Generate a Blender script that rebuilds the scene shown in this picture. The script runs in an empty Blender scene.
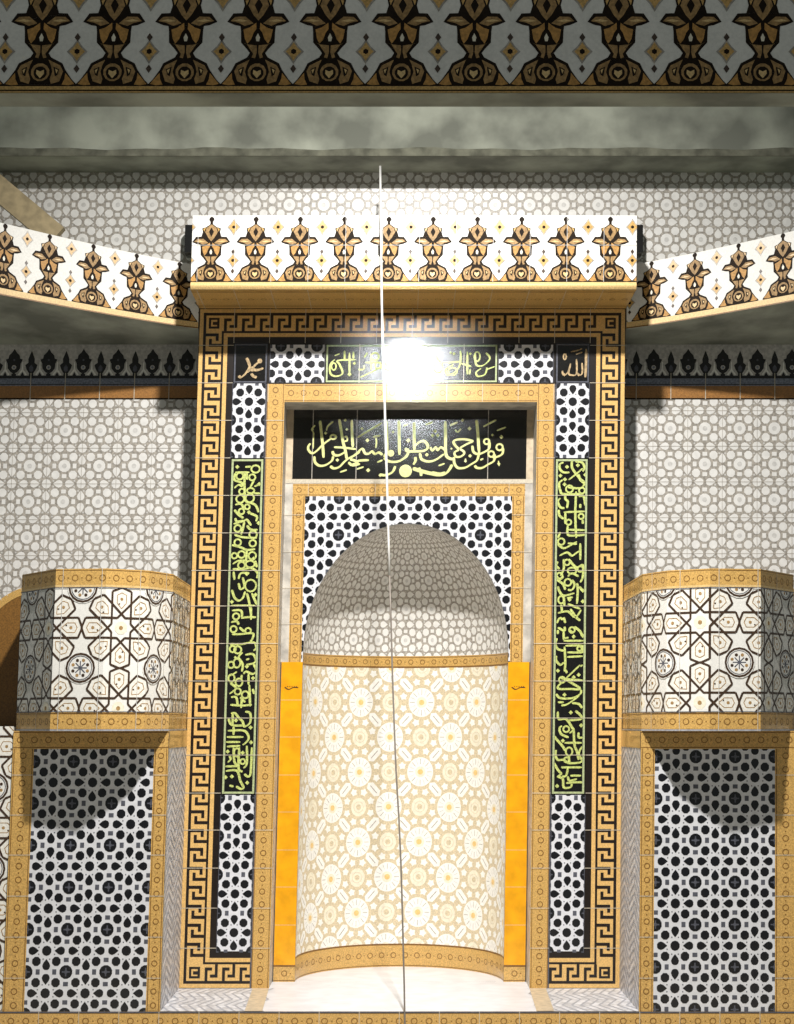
import bpy, math, random
from mathutils import Vector
from mathutils.geometry import tessellate_polygon

random.seed(7)
# ------------------------------------------------------------------ camera, world, lamps
# lengths are laid out in "units" of 5.6 mm; x right, y away from the viewer, h above eye level
U = 0.0056
H0 = 300.0                    # eye level above the floor, in units
LEAN = 0.0203                 # the masonry is slightly out of plumb
F = 1650.0                    # focal length in pixels of the 794x1024 frame
PITCH = math.atan(0.0864)
ROW0 = 582.0
CAMX = -7.4
DIST = 1650.0

def M(x, y, h):
    return ((x + LEAN * h) * U, y * U, (h + H0) * U)

sc = bpy.context.scene
cd = bpy.data.cameras.new('camera')
cam = bpy.data.objects.new('camera', cd)
sc.collection.objects.link(cam)
cam.location = (CAMX * U, -DIST * U, H0 * U)
cam.rotation_euler = (math.pi / 2 + PITCH, 0, 0)
cd.sensor_fit = 'VERTICAL'
cd.sensor_height = 36.0
cd.lens = F / 1024 * 36.0
cd.shift_x = 0.0
cd.shift_y = (ROW0 - 512) / 1024
cd.clip_end = 200
sc.camera = cam

w = bpy.data.worlds.new('world')
sc.world = w
w.use_nodes = True
w.node_tree.nodes['Background'].inputs[0].default_value = (0.93, 1.0, 0.95, 1)
w.node_tree.nodes['Background'].inputs[1].default_value = 0.15
sc.view_settings.view_transform = 'Standard'
sc.view_settings.look = 'None'
sc.view_settings.exposure = 0.0
sc.view_settings.gamma = 1.0
sc.view_settings.use_curve_mapping = False

def area(name, loc, target, sx, sy, power, col):
    l = bpy.data.lights.new(name, 'AREA')
    l.shape = 'RECTANGLE'; l.size = sx * U; l.size_y = sy * U
    l.energy = power; l.color = col
    o = bpy.data.objects.new(name, l)
    sc.collection.objects.link(o)
    a = Vector(M(*loc)); b = Vector(M(*target))
    o.location = a
    o.rotation_euler = (b - a).to_track_quat('-Z', 'Y').to_euler()
    return o

fl = area('hall_floodlight', (0, -684, 820), (0, 60, -310), 34, 34, 192, (1.0, 0.972, 0.93))
fl.data.spread = math.radians(105)
hl = area('hall_lamp', (-2, -630, 500), (0, 0, 358), 40, 60, 0.9, (0.93, 0.97, 1.0))
hl.data.spread = math.radians(15)

# ------------------------------------------------------------------ photo-measured layout
cp, sp = math.cos(PITCH), math.sin(PITCH)

def hr(row, y=0.0):
    """height above eye level of what stands at that image row on the vertical plane y"""
    t = (ROW0 - row) / F
    d = DIST + y
    return d * (sp + t * cp) / (cp - t * sp)

def at(px, row, y=0.0):
    """local x and height of a photo point on the vertical plane y"""
    h = hr(row, y)
    x = (px - 397) * ((DIST + y) * cp + h * sp) / F + CAMX
    return x - LEAN * h, h

# ------------------------------------------------------------------ materials
def lin(c):
    c /= 255.0
    return c / 12.92 if c <= 0.04045 else ((c + 0.055) / 1.055) ** 2.4

def mat(name, rgb, rough=0.35, var=0.10, scale=60.0, spec=0.5, coat=0.0, bump=0.0, var2=None):
    m = bpy.data.materials.new(name)
    m.use_nodes = True
    nt = m.node_tree
    b = nt.nodes['Principled BSDF']
    b.inputs['Roughness'].default_value = rough
    b.inputs['Specular IOR Level'].default_value = spec
    if coat:
        b.inputs['Coat Weight'].default_value = coat
        b.inputs['Coat Roughness'].default_value = 0.07
    tc = nt.nodes.new('ShaderNodeTexCoord')
    nz = nt.nodes.new('ShaderNodeTexNoise')
    nz.inputs['Scale'].default_value = scale
    nz.inputs['Detail'].default_value = 4
    nt.links.new(tc.outputs['Object'], nz.inputs['Vector'])
    r = nt.nodes.new('ShaderNodeValToRGB')
    r.color_ramp.elements[0].position = 0.35
    r.color_ramp.elements[1].position = 0.65
    lo = [lin(max(0, c * (1 - var))) for c in rgb]
    hi = [lin(min(255, c * (1 + var * 0.6))) for c in rgb] if var2 is None else [lin(c) for c in var2]
    r.color_ramp.elements[0].color = (*lo, 1)
    r.color_ramp.elements[1].color = (*hi, 1)
    nt.links.new(nz.outputs['Fac'], r.inputs['Fac'])
    nt.links.new(r.outputs['Color'], b.inputs['Base Color'])
    if bump:
        bp = nt.nodes.new('ShaderNodeBump')
        bp.inputs['Strength'].default_value = bump
        bp.inputs['Distance'].default_value = 0.01
        nt.links.new(nz.outputs['Fac'], bp.inputs['Height'])
        nt.links.new(bp.outputs['Normal'], b.inputs['Normal'])
    return m

MT = {
    'white':  mat('glazed_white', (226, 227, 232), 0.3, 0.03, 30, coat=0.4),
    'ink':    mat('glazed_ink_blue', (16, 17, 23), 0.3, 0.15, 30, coat=0.4),
    'slate':  mat('glazed_slate', (88, 90, 100), 0.3, 0.1, 60),
    'ash':    mat('glazed_ash', (170, 172, 180), 0.3, 0.1, 60),
    'pale':   mat('glazed_pale', (238, 236, 232), 0.35, 0.03, 30),
    'pale2':  mat('glazed_pale_centre', (214, 212, 208), 0.35, 0.05, 60),
    'line':   mat('grey_brown_line', (174, 167, 157), 0.4, 0.15, 80),
    'line2':  mat('light_brown_line', (176, 168, 156), 0.4, 0.1, 80),
    'gold':   mat('ochre_glaze', (212, 170, 98), 0.33, 0.13, 160, coat=0.3),
    'goldhi': mat('ochre_glaze_light', (230, 196, 134), 0.33, 0.08, 120, coat=0.3),
    'golddk': mat('ochre_dark_line', (136, 96, 44), 0.4, 0.15, 120),
    'keygold': mat('key_gold', (232, 188, 116), 0.33, 0.08, 140, coat=0.3),
    'keyblack': mat('key_black', (27, 17, 12), 0.33, 0.2, 90, coat=0.3),
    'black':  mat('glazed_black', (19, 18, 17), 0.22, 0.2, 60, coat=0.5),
    'script': mat('script_yellow_green', (222, 224, 150), 0.4, 0.08, 120),
    'script2': mat('script_green', (198, 208, 122), 0.4, 0.16, 150),
    'scripttan': mat('script_tan', (186, 160, 118), 0.4, 0.2, 90),
    'rule':   mat('pale_green_rule', (178, 190, 142), 0.4, 0.1, 90),
    'grout':  mat('grout', (206, 196, 176), 0.7, 0.08, 90),
    'yellow': mat('amber_tile', (246, 172, 18), 0.25, 0.07, 12, coat=0.5),
    'cream':  mat('cream_glaze', (244, 236, 214), 0.35, 0.05, 60),
    'creamw': mat('cream_white_glaze', (250, 248, 242), 0.35, 0.03, 60),
    'tan':    mat('tan_glaze', (220, 204, 172), 0.38, 0.1, 140),
    'apricot': mat('apricot_glaze', (240, 204, 134), 0.35, 0.06, 90),
    'petal':  mat('ivory_glaze', (247, 243, 233), 0.3, 0.06, 100, coat=0.3),
    'starw':  mat('star_white', (240, 238, 232), 0.45, 0.03, 100, spec=0.2),
    'strap':  mat('dark_strap_line', (70, 52, 38), 0.35, 0.2, 100),
    'motif':  mat('motif_brown', (172, 138, 92), 0.45, 0.15, 100, spec=0.2),
    'orange': mat('motif_orange', (196, 148, 84), 0.45, 0.12, 100, spec=0.2),
    'dark':   mat('motif_dark', (36, 26, 16), 0.6, 0.2, 100, spec=0.12),
    'marble': mat('grey_marble', (222, 222, 226), 0.35, 0.14, 24),
    'marbleline': mat('marble_vein', (178, 180, 188), 0.4, 0.15, 60),
    'slab':   mat('white_marble_slab', (230, 232, 238), 0.35, 0.04, 9),
    'beige':  mat('beige_stone', (206, 188, 160), 0.45, 0.08, 30),
    'plaster': mat('grey_green_plaster', (152, 155, 142), 0.85, 0.22, 3.2, spec=0.2, bump=0.15),
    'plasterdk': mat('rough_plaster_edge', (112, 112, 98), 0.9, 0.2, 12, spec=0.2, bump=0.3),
    'masonry': mat('masonry', (150, 146, 138), 0.8, 0.1, 20, spec=0.2),
    'brownt': mat('brown_tile', (168, 118, 62), 0.35, 0.12, 140, coat=0.3),
    'crest':  mat('crest_dark', (36, 35, 36), 0.4, 0.2, 100),
    'crestbg': mat('crest_grey', (204, 200, 194), 0.4, 0.1, 60),
    'crestblue': mat('crest_blue_grey', (128, 134, 150), 0.4, 0.2, 90),
    'wood':   mat('tan_board', (176, 158, 122), 0.6, 0.1, 20),
    'cablew': mat('white_cable', (225, 224, 220), 0.5, 0.03, 20),
    'cableg': mat('grey_cable', (132, 124, 116), 0.5, 0.05, 20),
    'floor':  mat('floor_stone', (205, 198, 184), 0.5, 0.1, 6),
    'rev':    mat('reveal_marble', (196, 190, 180), 0.45, 0.14, 14),
}

# ------------------------------------------------------------------ geometry helpers
def link_mesh(name, verts, faces, mats, idx, parent=None, smooth=False):
    me = bpy.data.meshes.new(name)
    me.from_pydata(verts, [], faces)
    for m in mats:
        me.materials.append(MT[m])
    me.polygons.foreach_set('material_index', idx)
    if smooth:
        me.polygons.foreach_set('use_smooth', [True] * len(faces))
    me.update()
    o = bpy.data.objects.new(name, me)
    sc.collection.objects.link(o)
    if parent is not None:
        o.parent = parent
        o.matrix_parent_inverse = parent.matrix_basis.inverted()
    return o

def thing(name, label, cat, base, group=None):
    o = bpy.data.objects.new(name, None)
    o.empty_display_size = 0.1
    sc.collection.objects.link(o)
    o.location = M(*base)
    tag(o, label, cat, group)
    return o

def tag(o, label=None, cat=None, group=None, kind=None):
    if label: o['label'] = label
    if cat: o['category'] = cat
    if group: o['group'] = group
    if kind: o['kind'] = kind
    return o

def clip_convex(poly, cell):
    out = poly
    n = len(cell)
    for i in range(n):
        ax, ay = cell[i]; bx, by = cell[(i + 1) % n]
        ex, ey = bx - ax, by - ay
        inp = out; out = []
        if not inp:
            return []
        px, py = inp[-1]
        pd = ex * (py - ay) - ey * (px - ax)
        for qx, qy in inp:
            qd = ex * (qy - ay) - ey * (qx - ax)
            if qd >= 0:
                if pd < 0:
                    t = pd / (pd - qd)
                    out.append((px + t * (qx - px), py + t * (qy - py)))
                out.append((qx, qy))
            elif pd >= 0:
                t = pd / (pd - qd)
                out.append((px + t * (qx - px), py + t * (qy - py)))
            px, py, pd = qx, qy, qd
    return out

def area2(p):
    return sum(p[i - 1][0] * p[i][1] - p[i][0] * p[i - 1][1] for i in range(len(p)))

def rectp(x0, y0, x1, y1):
    return [(x0, y0), (x1, y0), (x1, y1), (x0, y1)]

def strips(x0, y0, x1, y1, step, ystep=None):
    n = max(1, round((x1 - x0) / step)); out = []
    m = 1 if ystep is None else max(1, round((y1 - y0) / ystep))
    for i in range(n):
        for j in range(m):
            out.append(rectp(x0 + (x1 - x0) * i / n, y0 + (y1 - y0) * j / m,
                             x0 + (x1 - x0) * (i + 1) / n, y0 + (y1 - y0) * (j + 1) / m))
    return out

class Pat:
    """flat pattern pieces in (u, v), laid in thin layers of glaze on a surface"""
    def __init__(self):
        self.p = []
    def poly(self, pts, m, layer=1):
        if area2(pts) < 0: pts = pts[::-1]
        self.p.append((pts, m, layer))
    def rect(self, x0, y0, x1, y1, m, layer=0):
        self.p.append((rectp(min(x0, x1), min(y0, y1), max(x0, x1), max(y0, y1)), m, layer))
    def shape(self, pts, m, layer=1):
        tri = tessellate_polygon([[Vector((x, y, 0)) for x, y in pts]])
        for t in tri:
            q = [pts[i] for i in t]
            if abs(area2(q)) > 1e-7: self.poly(q, m, layer)
    def disc(self, cx, cy, r, m, layer=1, n=8, ry=None, rot=None):
        ry = r if ry is None else ry
        rot = math.pi / n if rot is None else rot
        self.poly([(cx + r * math.cos(rot + 2 * math.pi * i / n), cy + ry * math.sin(rot + 2 * math.pi * i / n)) for i in range(n)], m, layer)
    def ring(self, cx, cy, r, w, m, layer=1, n=10, ry=None):
        ry = r if ry is None else ry
        for i in range(n):
            a, b = 2 * math.pi * i / n, 2 * math.pi * (i + 1) / n
            self.poly([(cx + (r - w / 2) * math.cos(a), cy + (ry - w / 2) * math.sin(a)), (cx + (r + w / 2) * math.cos(a), cy + (ry + w / 2) * math.sin(a)),
                       (cx + (r + w / 2) * math.cos(b), cy + (ry + w / 2) * math.sin(b)), (cx + (r - w / 2) * math.cos(b), cy + (ry - w / 2) * math.sin(b))], m, layer)
    def seg(self, a, b, w, m, layer=1, w2=None):
        w2 = w if w2 is None else w2
        dx, dy = b[0] - a[0], b[1] - a[1]
        l = math.hypot(dx, dy) or 1e-9
        nx, ny = -dy / l / 2, dx / l / 2
        self.poly([(a[0] + nx * w, a[1] + ny * w), (a[0] - nx * w, a[1] - ny * w), (b[0] - nx * w2, b[1] - ny * w2), (b[0] + nx * w2, b[1] + ny * w2)], m, layer)
    def line(self, pts, w, m, layer=1, closed=False):
        q = pts + [pts[0]] if closed else pts
        for a, b in zip(q[:-1], q[1:]): self.seg(a, b, w, m, layer)
    def pen(self, pts, wmax, m, layer=1, wmin=None, nib=math.radians(35), sub=4):
        """one brush stroke: a smooth curve through pts with the width of a slanted nib"""
        wmin = wmax * 0.5 if wmin is None else wmin
        P = [pts[0]] + list(pts) + [pts[-1]]
        c = []
        for i in range(1, len(P) - 2):
            for k in range(sub):
                t = k / sub
                c.append(tuple(0.5 * (2 * P[i][j] + (P[i + 1][j] - P[i - 1][j]) * t + (2 * P[i - 1][j] - 5 * P[i][j] + 4 * P[i + 1][j] - P[i + 2][j]) * t * t
                               + (3 * P[i][j] - P[i - 1][j] - 3 * P[i + 1][j] + P[i + 2][j]) * t ** 3) for j in (0, 1)))
        c.append(pts[-1])
        n = len(c); L = [], []
        for i in range(n):
            a = c[max(0, i - 1)]; b = c[min(n - 1, i + 1)]
            dx, dy = b[0] - a[0], b[1] - a[1]; l = math.hypot(dx, dy) or 1e-9
            wd = wmin + (wmax - wmin) * abs(math.sin(math.atan2(dy, dx) - nib))
            if i in (0, n - 1): wd *= 0.6
            L[0].append((c[i][0] - dy / l * wd / 2, c[i][1] + dx / l * wd / 2))
            L[1].append((c[i][0] + dy / l * wd / 2, c[i][1] - dx / l * wd / 2))
        for i in range(n - 1):
            q = [L[0][i], L[1][i], L[1][i + 1], L[0][i + 1]]
            for tri in ((q[0], q[1], q[2]), (q[0], q[2], q[3])):
                if abs(area2(tri)) > 1e-6: self.poly(list(tri), m, layer)
    def build(self, name, cells, mp, parent=None, smooth=False):
        """clip to the convex cells (in u, v) and map to the surface mp(u, v, lift)"""
        if isinstance(cells[0][0], (int, float)): cells = [cells]
        cb = [(min(p[0] for p in c), min(p[1] for p in c), max(p[0] for p in c), max(p[1] for p in c)) for c in cells]
        verts, faces, idx, names = [], [], [], []
        for pts, m, layer in self.p:
            x0 = min(p[0] for p in pts); x1 = max(p[0] for p in pts)
            y0 = min(p[1] for p in pts); y1 = max(p[1] for p in pts)
            for c, (a, b, d, e) in zip(cells, cb):
                if x1 <= a or x0 >= d or y1 <= b or y0 >= e: continue
                q = clip_convex(pts, c)
                if len(q) < 3 or abs(area2(q)) < 1e-6: continue
                if m not in names: names.append(m)
                s = len(verts)
                lift = layer * 0.13 + (len(faces) % 23) * 0.004
                verts.extend(M(*mp(u, v, lift)) for u, v in q)
                faces.append(list(range(s, len(verts)))); idx.append(names.index(m))
        return link_mesh(name, verts, faces, names, idx, parent, smooth)

def plane(y):
    return lambda u, v, l: (u, y - l, v)

def boxes(name, bl, m, parent=None):
    """solid blocks (x0, x1, y0, y1, h0, h1) as one mesh"""
    v, f = [], []
    for x0, x1, y0, y1, h0, h1 in bl:
        s = len(v)
        v += [M(x, y, h) for h in (h0, h1) for y in (y0, y1) for x in (x0, x1)]
        f += [[s + i for i in q] for q in ((0, 2, 3, 1), (4, 5, 7, 6), (0, 1, 5, 4), (2, 6, 7, 3), (0, 4, 6, 2), (1, 3, 7, 5))]
    return link_mesh(name, v, f, [m], [0] * len(f), parent)

# ------------------------------------------------------------------ the tile patterns
def lattice(P, x0, y0, x1, y1, T, V, ox, oy, dark=True, base=1):
    """eight-fold lattice of big discs, small discs and drops; dark on white or pale on grey"""
    if dark:
        bg, blob, sq, dot, big, bigc = 'white', 'ink', 'slate', 'slate', 'ink', 'slate'
        k = 1.17
    else:
        bg, blob, sq, dot, big, bigc = 'line', 'pale', 'pale', 'line2', 'pale', 'pale2'
        k = 1.28
    P.rect(x0 - 1, y0 - 1, x1 + 1, y1 + 1, bg, base)
    L = base + 1
    for i in range(math.floor((x0 - ox) / T) - 1, math.ceil((x1 - ox) / T) + 2):
        for j in range(math.floor((y0 - oy) / V) - 1, math.ceil((y1 - oy) / V) + 2):
            cx, cy = ox + i * T, oy + j * V
            def pt(a, b): return cx + a * T, cy + b * V
            def dd(a, b, r, m, l=L, n=8):
                P.disc(*pt(a, b), r * T, m, l, n, r * V)
            dd(0, 0, .158 * (1.12 if not dark else 1.04), big, n=12)
            if dark:
                P.rect(*pt(-.10, -.016), *pt(.10, .016), bigc, L + 1)
                P.rect(*pt(-.016, -.10), *pt(.016, .10), bigc, L + 2)
                dd(0, 0, .045, 'slate', L + 3)
            else:
                dd(0, 0, .07, bigc, L + 1)
            dd(.5, .5, .112 * (1.2 if not dark else 1.08), blob, n=10)
            for a, b in ((.25, .25), (-.25, .25), (.25, -.25), (-.25, -.25)):
                dd(a, b, .098 * k, blob)
            for a, b in ((.292, 0), (-.292, 0), (0, .285), (0, -.285)):
                sx, sy = (.05, .062) if b == 0 else (.062, .05)
                if not dark: sx *= 1.1; sy *= 1.1
                P.rect(*pt(a - sx, b - sy), *pt(a + sx, b + sy), sq, L)
            for a, b, dx, dy in ((.5, .142, 0, 1), (.5, -.142, 0, -1), (.142, .5, 1, 0), (-.142, .5, -1, 0)):
                r = .086 * k
                q = [pt(a + r * math.cos(t), b + r * math.sin(t)) for t in [math.atan2(dy, dx) + math.radians(g) for g in (50, 90, 130, 160, 200, 230, 270, 310)]]
                q.append(pt(a + dx * r * 1.6, b + dy * r * 1.6))
                P.poly(q, blob, L)
            for q in range(8):
                an = math.radians(22.5 + 45 * q)
                dd(.5 + .215 * math.cos(an), .5 + .215 * math.sin(an), .02 if dark else .034, dot if dark else 'pale2', n=4)

def starweb(P, x0, y0, x1, y1, T, ox, oy, V=None):
    """large eight-petalled stars joined by dark interlaced straps, medallions between"""
    V = V or T
    P.rect(x0 - 1, y0 - 1, x1 + 1, y1 + 1, 'starw', 1)
    for i in range(math.floor((x0 - ox) / T) - 1, math.ceil((x1 - ox) / T) + 2):
        for j in range(math.floor((y0 - oy) / V) - 1, math.ceil((y1 - oy) / V) + 2):
            cx, cy = ox + i * T, oy + j * V
            for q in range(8):
                an = math.radians(45 * q); c, s = math.cos(an), math.sin(an)
                def pt(a, b): return cx + (a * c - b * s) * T, cy + (a * s + b * c) * V
                P.poly([pt(.17, 0), pt(.30, -.115), pt(.455, -.115), pt(.50, 0), pt(.455, .115), pt(.30, .115)], 'petal', 2)
                P.line([pt(.05, -.125), pt(.455, -.125), pt(.505, 0), pt(.455, .125), pt(.05, .125)], .026 * T, 'strap', 4)
                P.line([pt(.24, 0), pt(.31, -.06), pt(.41, -.06), pt(.44, 0), pt(.41, .06), pt(.31, .06)], .010 * T, 'motif', 3, True)
                P.disc(*pt(.36, .0), .022 * T, 'motif', 3, 6)
                P.disc(*pt(.30, .03), .012 * T, 'strap', 3, 5)
            P.disc(cx, cy, .085 * T, 'cream', 2, 8)
            P.disc(cx, cy, .028 * T, 'motif', 3, 8)
            mx, my = cx + T / 2, cy + V / 2
            P.disc(mx, my, .20 * T, 'starw', 5, 16)
            P.ring(mx, my, .175 * T, .026 * T, 'strap', 6, 16)
            P.ring(mx, my, .148 * T, .010 * T, 'slate', 6, 16)
            for q in range(8):
                an = math.radians(22.5 + 45 * q)
                P.disc(mx + .10 * T * math.cos(an), my + .10 * T * math.sin(an), .022 * T, 'motif' if q % 2 else 'strap', 6, 6)
                P.seg((mx, my), (mx + .085 * T * math.cos(an + .39), my + .085 * T * math.sin(an + .39)), .014 * T, 'slate', 6)

def rosettes(P, x0, y0, x1, y1, T, V, ox, oy):
    """white sun rosettes and cream rosettes ringed by little stars, on tan"""
    P.rect(x0 - 1, y0 - 1, x1 + 1, y1 + 1, 'tan', 1)
    for i in range(math.floor((x0 - ox) / T) - 1, math.ceil((x1 - ox) / T) + 2):
        for j in range(math.floor((y0 - oy) / V) - 1, math.ceil((y1 - oy) / V) + 2):
            for hx, hy in ((0, 0), (.5, .5)):
                cx, cy = ox + (i + hx) * T, oy + (j + hy) * V
                P.disc(cx, cy, .212 * T, 'creamw', 2, 20, .212 * V)
                for q in range(16):
                    an = math.radians(22.5 * q)
                    P.seg((cx + .11 * T * math.cos(an), cy + .11 * V * math.sin(an)), (cx + .19 * T * math.cos(an), cy + .19 * V * math.sin(an)), .6, 'pale2' if q % 2 else 'line2', 3)
                P.disc(cx, cy, .085 * T, 'cream', 3, 12)
                P.disc(cx, cy, .045 * T, 'apricot', 4, 10)
                for sx, sy in ((.25, .25), (-.25, .25)):
                    mx, my = cx + sx * T, cy + sy * V
                    l = math.hypot(T, V); ax, ay = T / l, V / l * (1 if sx > 0 else -1)
                    # lens shaped leaf set across the diagonal
                    ux, uy = ax, ay
                    vx, vy = -uy, ux
                    q = [(mx + ux * a * T + vx * b * T, my + uy * a * T + vy * b * T) for a, b in ((-.14, 0), (-.09, .068), (.09, .068), (.14, 0), (.09, -.068), (-.09, -.068))]
                    P.poly(q, 'creamw', 2)
                    P.seg((mx - ux * .08 * T, my - uy * .08 * T), (mx + ux * .08 * T, my + uy * .08 * T), .8, 'line2', 3)
            for hx, hy in ((.5, 0), (0, .5)):
                cx, cy = ox + (i + hx) * T, oy + (j + hy) * V
                P.disc(cx, cy, .135 * T, 'cream', 2, 12, .135 * V)
                P.disc(cx, cy, .045 * T, 'tan', 3, 8)
                P.ring(cx, cy, .085 * T, .5, 'tan', 3, 10)
                for q in range(8):
                    an = math.radians(22.5 + 45 * q)
                    sx, sy = cx + .225 * T * math.cos(an), cy + .225 * V * math.sin(an)
                    P.shape([(sx + (4.4 if k % 2 == 0 else 2.9) * math.cos(an + math.radians(36 * k)), sy + (4.4 if k % 2 == 0 else 2.9) * math.sin(an + math.radians(36 * k))) for k in range(10)], 'creamw', 2)

def ringband(P, x0, y0, x1, y1, vertical, m='gold', step=12.4, ringm='golddk'):
    """ochre border tiles with a row of small rings between two thin lines"""
    P.rect(x0, y0, x1, y1, m, 1)
    wd = (x1 - x0) if vertical else (y1 - y0)
    r = min(2.7, wd * .19)
    if vertical:
        n = int((y1 - y0) / step)
        for i in range(n):
            cy = y0 + (i + .5) * (y1 - y0) / n
            P.ring((x0 + x1) / 2, cy, r, .8, ringm, 2)
            P.rect((x0 + x1) / 2 - .5, cy + step / 2 - .6, (x0 + x1) / 2 + .5, cy + step / 2 + .6, ringm, 2)
        P.rect(x0 + 1, y0, x0 + 1.7, y1, ringm, 2); P.rect(x1 - 1.7, y0, x1 - 1, y1, ringm, 2)
    else:
        n = int((x1 - x0) / step)
        for i in range(n):
            cx = x0 + (i + .5) * (x1 - x0) / n
            P.ring(cx, (y0 + y1) / 2, r, .8, ringm, 2)
            P.rect(cx + step / 2 - .6, (y0 + y1) / 2 - .5, cx + step / 2 + .6, (y0 + y1) / 2 + .5, ringm, 2)
        P.rect(x0, y0 + 1, x1, y0 + 1.7, ringm, 2); P.rect(x0, y1 - 1.7, x1, y1 - 1, ringm, 2)

def grid(P, xs, ys, x0, y0, x1, y1, wd=.7, layer=8, m='grout'):
    for x in xs: P.rect(x - wd / 2, y0, x + wd / 2, y1, m, layer)
    for y in ys: P.rect(x0, y - wd / 2, x1, y + wd / 2, m, layer)

def mirror(pts):
    return pts + [(-x, y) for x, y in pts[::-1] if abs(x) > 1e-6]

def lily_band(P, x0, x1, y0, T, k, phase, high=72.0):
    """row of dark-outlined lily motifs between white shields; k scales the traced motif"""
    P.rect(x0, y0, x1, y0 + high, 'starw', 1)
    def tr(pts, cx): return [(cx + a * k, y0 + b * k) for a, b in pts]
    half = [(0, 655), (20, 640), (26, 622), (12, 600), (14, 575), (52, 548), (92, 535), (84, 500), (98, 452), (150, 450), (186, 398), (140, 378), (106, 372), (102, 340), (100, 270),
            (66, 232), (46, 205), (62, 178), (130, 142), (150, 100), (190, 42), (218, 12), (218, -4), (0, -4)]
    n0 = math.floor((x0 - phase) / T) - 1; n1 = math.ceil((x1 - phase) / T) + 1
    for i in range(n0, n1 + 1):
        cx = phase + i * T
        if cx < x0 - T or cx > x1 + T: continue
        P.shape(tr(mirror(half), cx), 'dark', 2)
        g = lambda pts, m, l=3: P.shape(tr(pts, cx), m, l)
        g([(0, 575), (48, 540), (62, 498), (30, 440), (0, 405), (-30, 440), (-62, 498), (-48, 540)], 'motif')
        g([(0, 545), (24, 500), (0, 448), (-24, 500)], 'dark', 4)
        for s in (1, -1):
            h = lambda pts, m, l=3: P.shape(tr([(s * a, b) for a, b in (pts if s > 0 else pts)], cx), m, l)
            h([(28, 388), (78, 430), (138, 428), (166, 402), (120, 392), (80, 372)], 'motif')
            h([(60, 402), (110, 414), (150, 404), (100, 396)], 'goldhi', 4)
            h([(12, 392), (52, 362), (88, 350), (78, 292), (62, 262), (40, 290), (26, 330), (10, 352)], 'orange')
            h([(6, 252), (64, 258), (44, 226), (26, 200), (34, 178), (14, 172), (4, 210)], 'motif')
            h([(46, 164), (118, 128), (136, 92), (116, 30), (66, 14), (58, 44), (72, 88), (62, 128)], 'motif')
            h([(78, 120), (112, 104), (104, 70), (88, 60)], 'dark', 4)
            h([(150, 82), (206, 14), (170, 6), (130, 10), (146, 44)], 'orange')
            h([(88, 108), (106, 98), (98, 76)], 'goldhi', 5)
            h([(24, 230), (60, 256), (84, 268), (40, 244)], 'goldhi', 4)
            h([(52, 546), (80, 528), (72, 500), (60, 530)], 'gold', 4)
        g([(0, 350), (28, 300), (16, 258), (-16, 258), (-28, 300)], 'dark', 4)
        g([(0, 326), (13, 300), (8, 276), (-8, 276), (-13, 300)], 'cream', 5)
        P.disc(cx, y0 + 86 * k, 56 * k, 'motif', 3, 12)
        P.disc(cx, y0 + 82 * k, 40 * k, 'dark', 4, 12)
        P.shape(tr([(0, 48), (24, 76), (22, 100), (0, 90), (-22, 100), (-24, 76)], cx), 'goldhi', 5)
        dx = cx + T / 2
        for cy, rx, ry in ((548, 66, 88), (214, 62, 76)):
            P.shape([(dx + a * k, y0 + (cy + b) * k) for a, b in ((0, ry), (rx * .45, ry * .45), (rx, 0), (rx * .45, -ry * .45), (0, -ry), (-rx * .45, -ry * .45), (-rx, 0), (-rx * .45, ry * .45))], 'line', 2)
            P.shape([(dx + a * k * .76, y0 + (cy + b * .76) * k) for a, b in ((0, ry), (rx * .45, ry * .45), (rx, 0), (rx * .45, -ry * .45), (0, -ry), (-rx * .45, -ry * .45), (-rx, 0), (-rx * .45, ry * .45))], 'gold', 3)
            P.disc(dx, y0 + cy * k, 17 * k, 'dark', 4, 6)
        for cy in (302, 108):
            P.shape([(dx + a * k, y0 + (cy + b) * k) for a, b in ((0, 26), (18, 0), (0, -26), (-18, 0))], 'strap', 3)

def key_cell(P, f, m='keyblack', L=3):
    """one repeat of the meander, 0..16 across by 0..1 along (scaled by f)"""
    for s0, t0, s1, t1 in ((0, 0, 13.0, .165), (10.0, 0, 13.0, .42), (3.2, .58, 16, .745), (3.2, .31, 6.2, .745)):
        a, b = f(s0, t0), f(s1, t1)
        P.rect(a[0], a[1], b[0], b[1], m, L)

# ------------------------------------------------------------------ levels of the masonry
YW = 70.0          # upper side walls, behind the mihrab face
Y1 = 42.0          # inner recess
YP = -130.0        # lower side panels, in front of the mihrab face
XO = 217.0         # half width of the mihrab
TOP = hr(308.5, 0)
SILL = hr(988.5, 0)
FLOOR = -H0

# ------------------------------------------------------------------ setting
def struct(o, label=None):
    tag(o, label, None, None, 'structure'); return o

struct(boxes('floor', [(-620, 620, -1750, 300, FLOOR - 12, FLOOR)], 'floor'))

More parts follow.
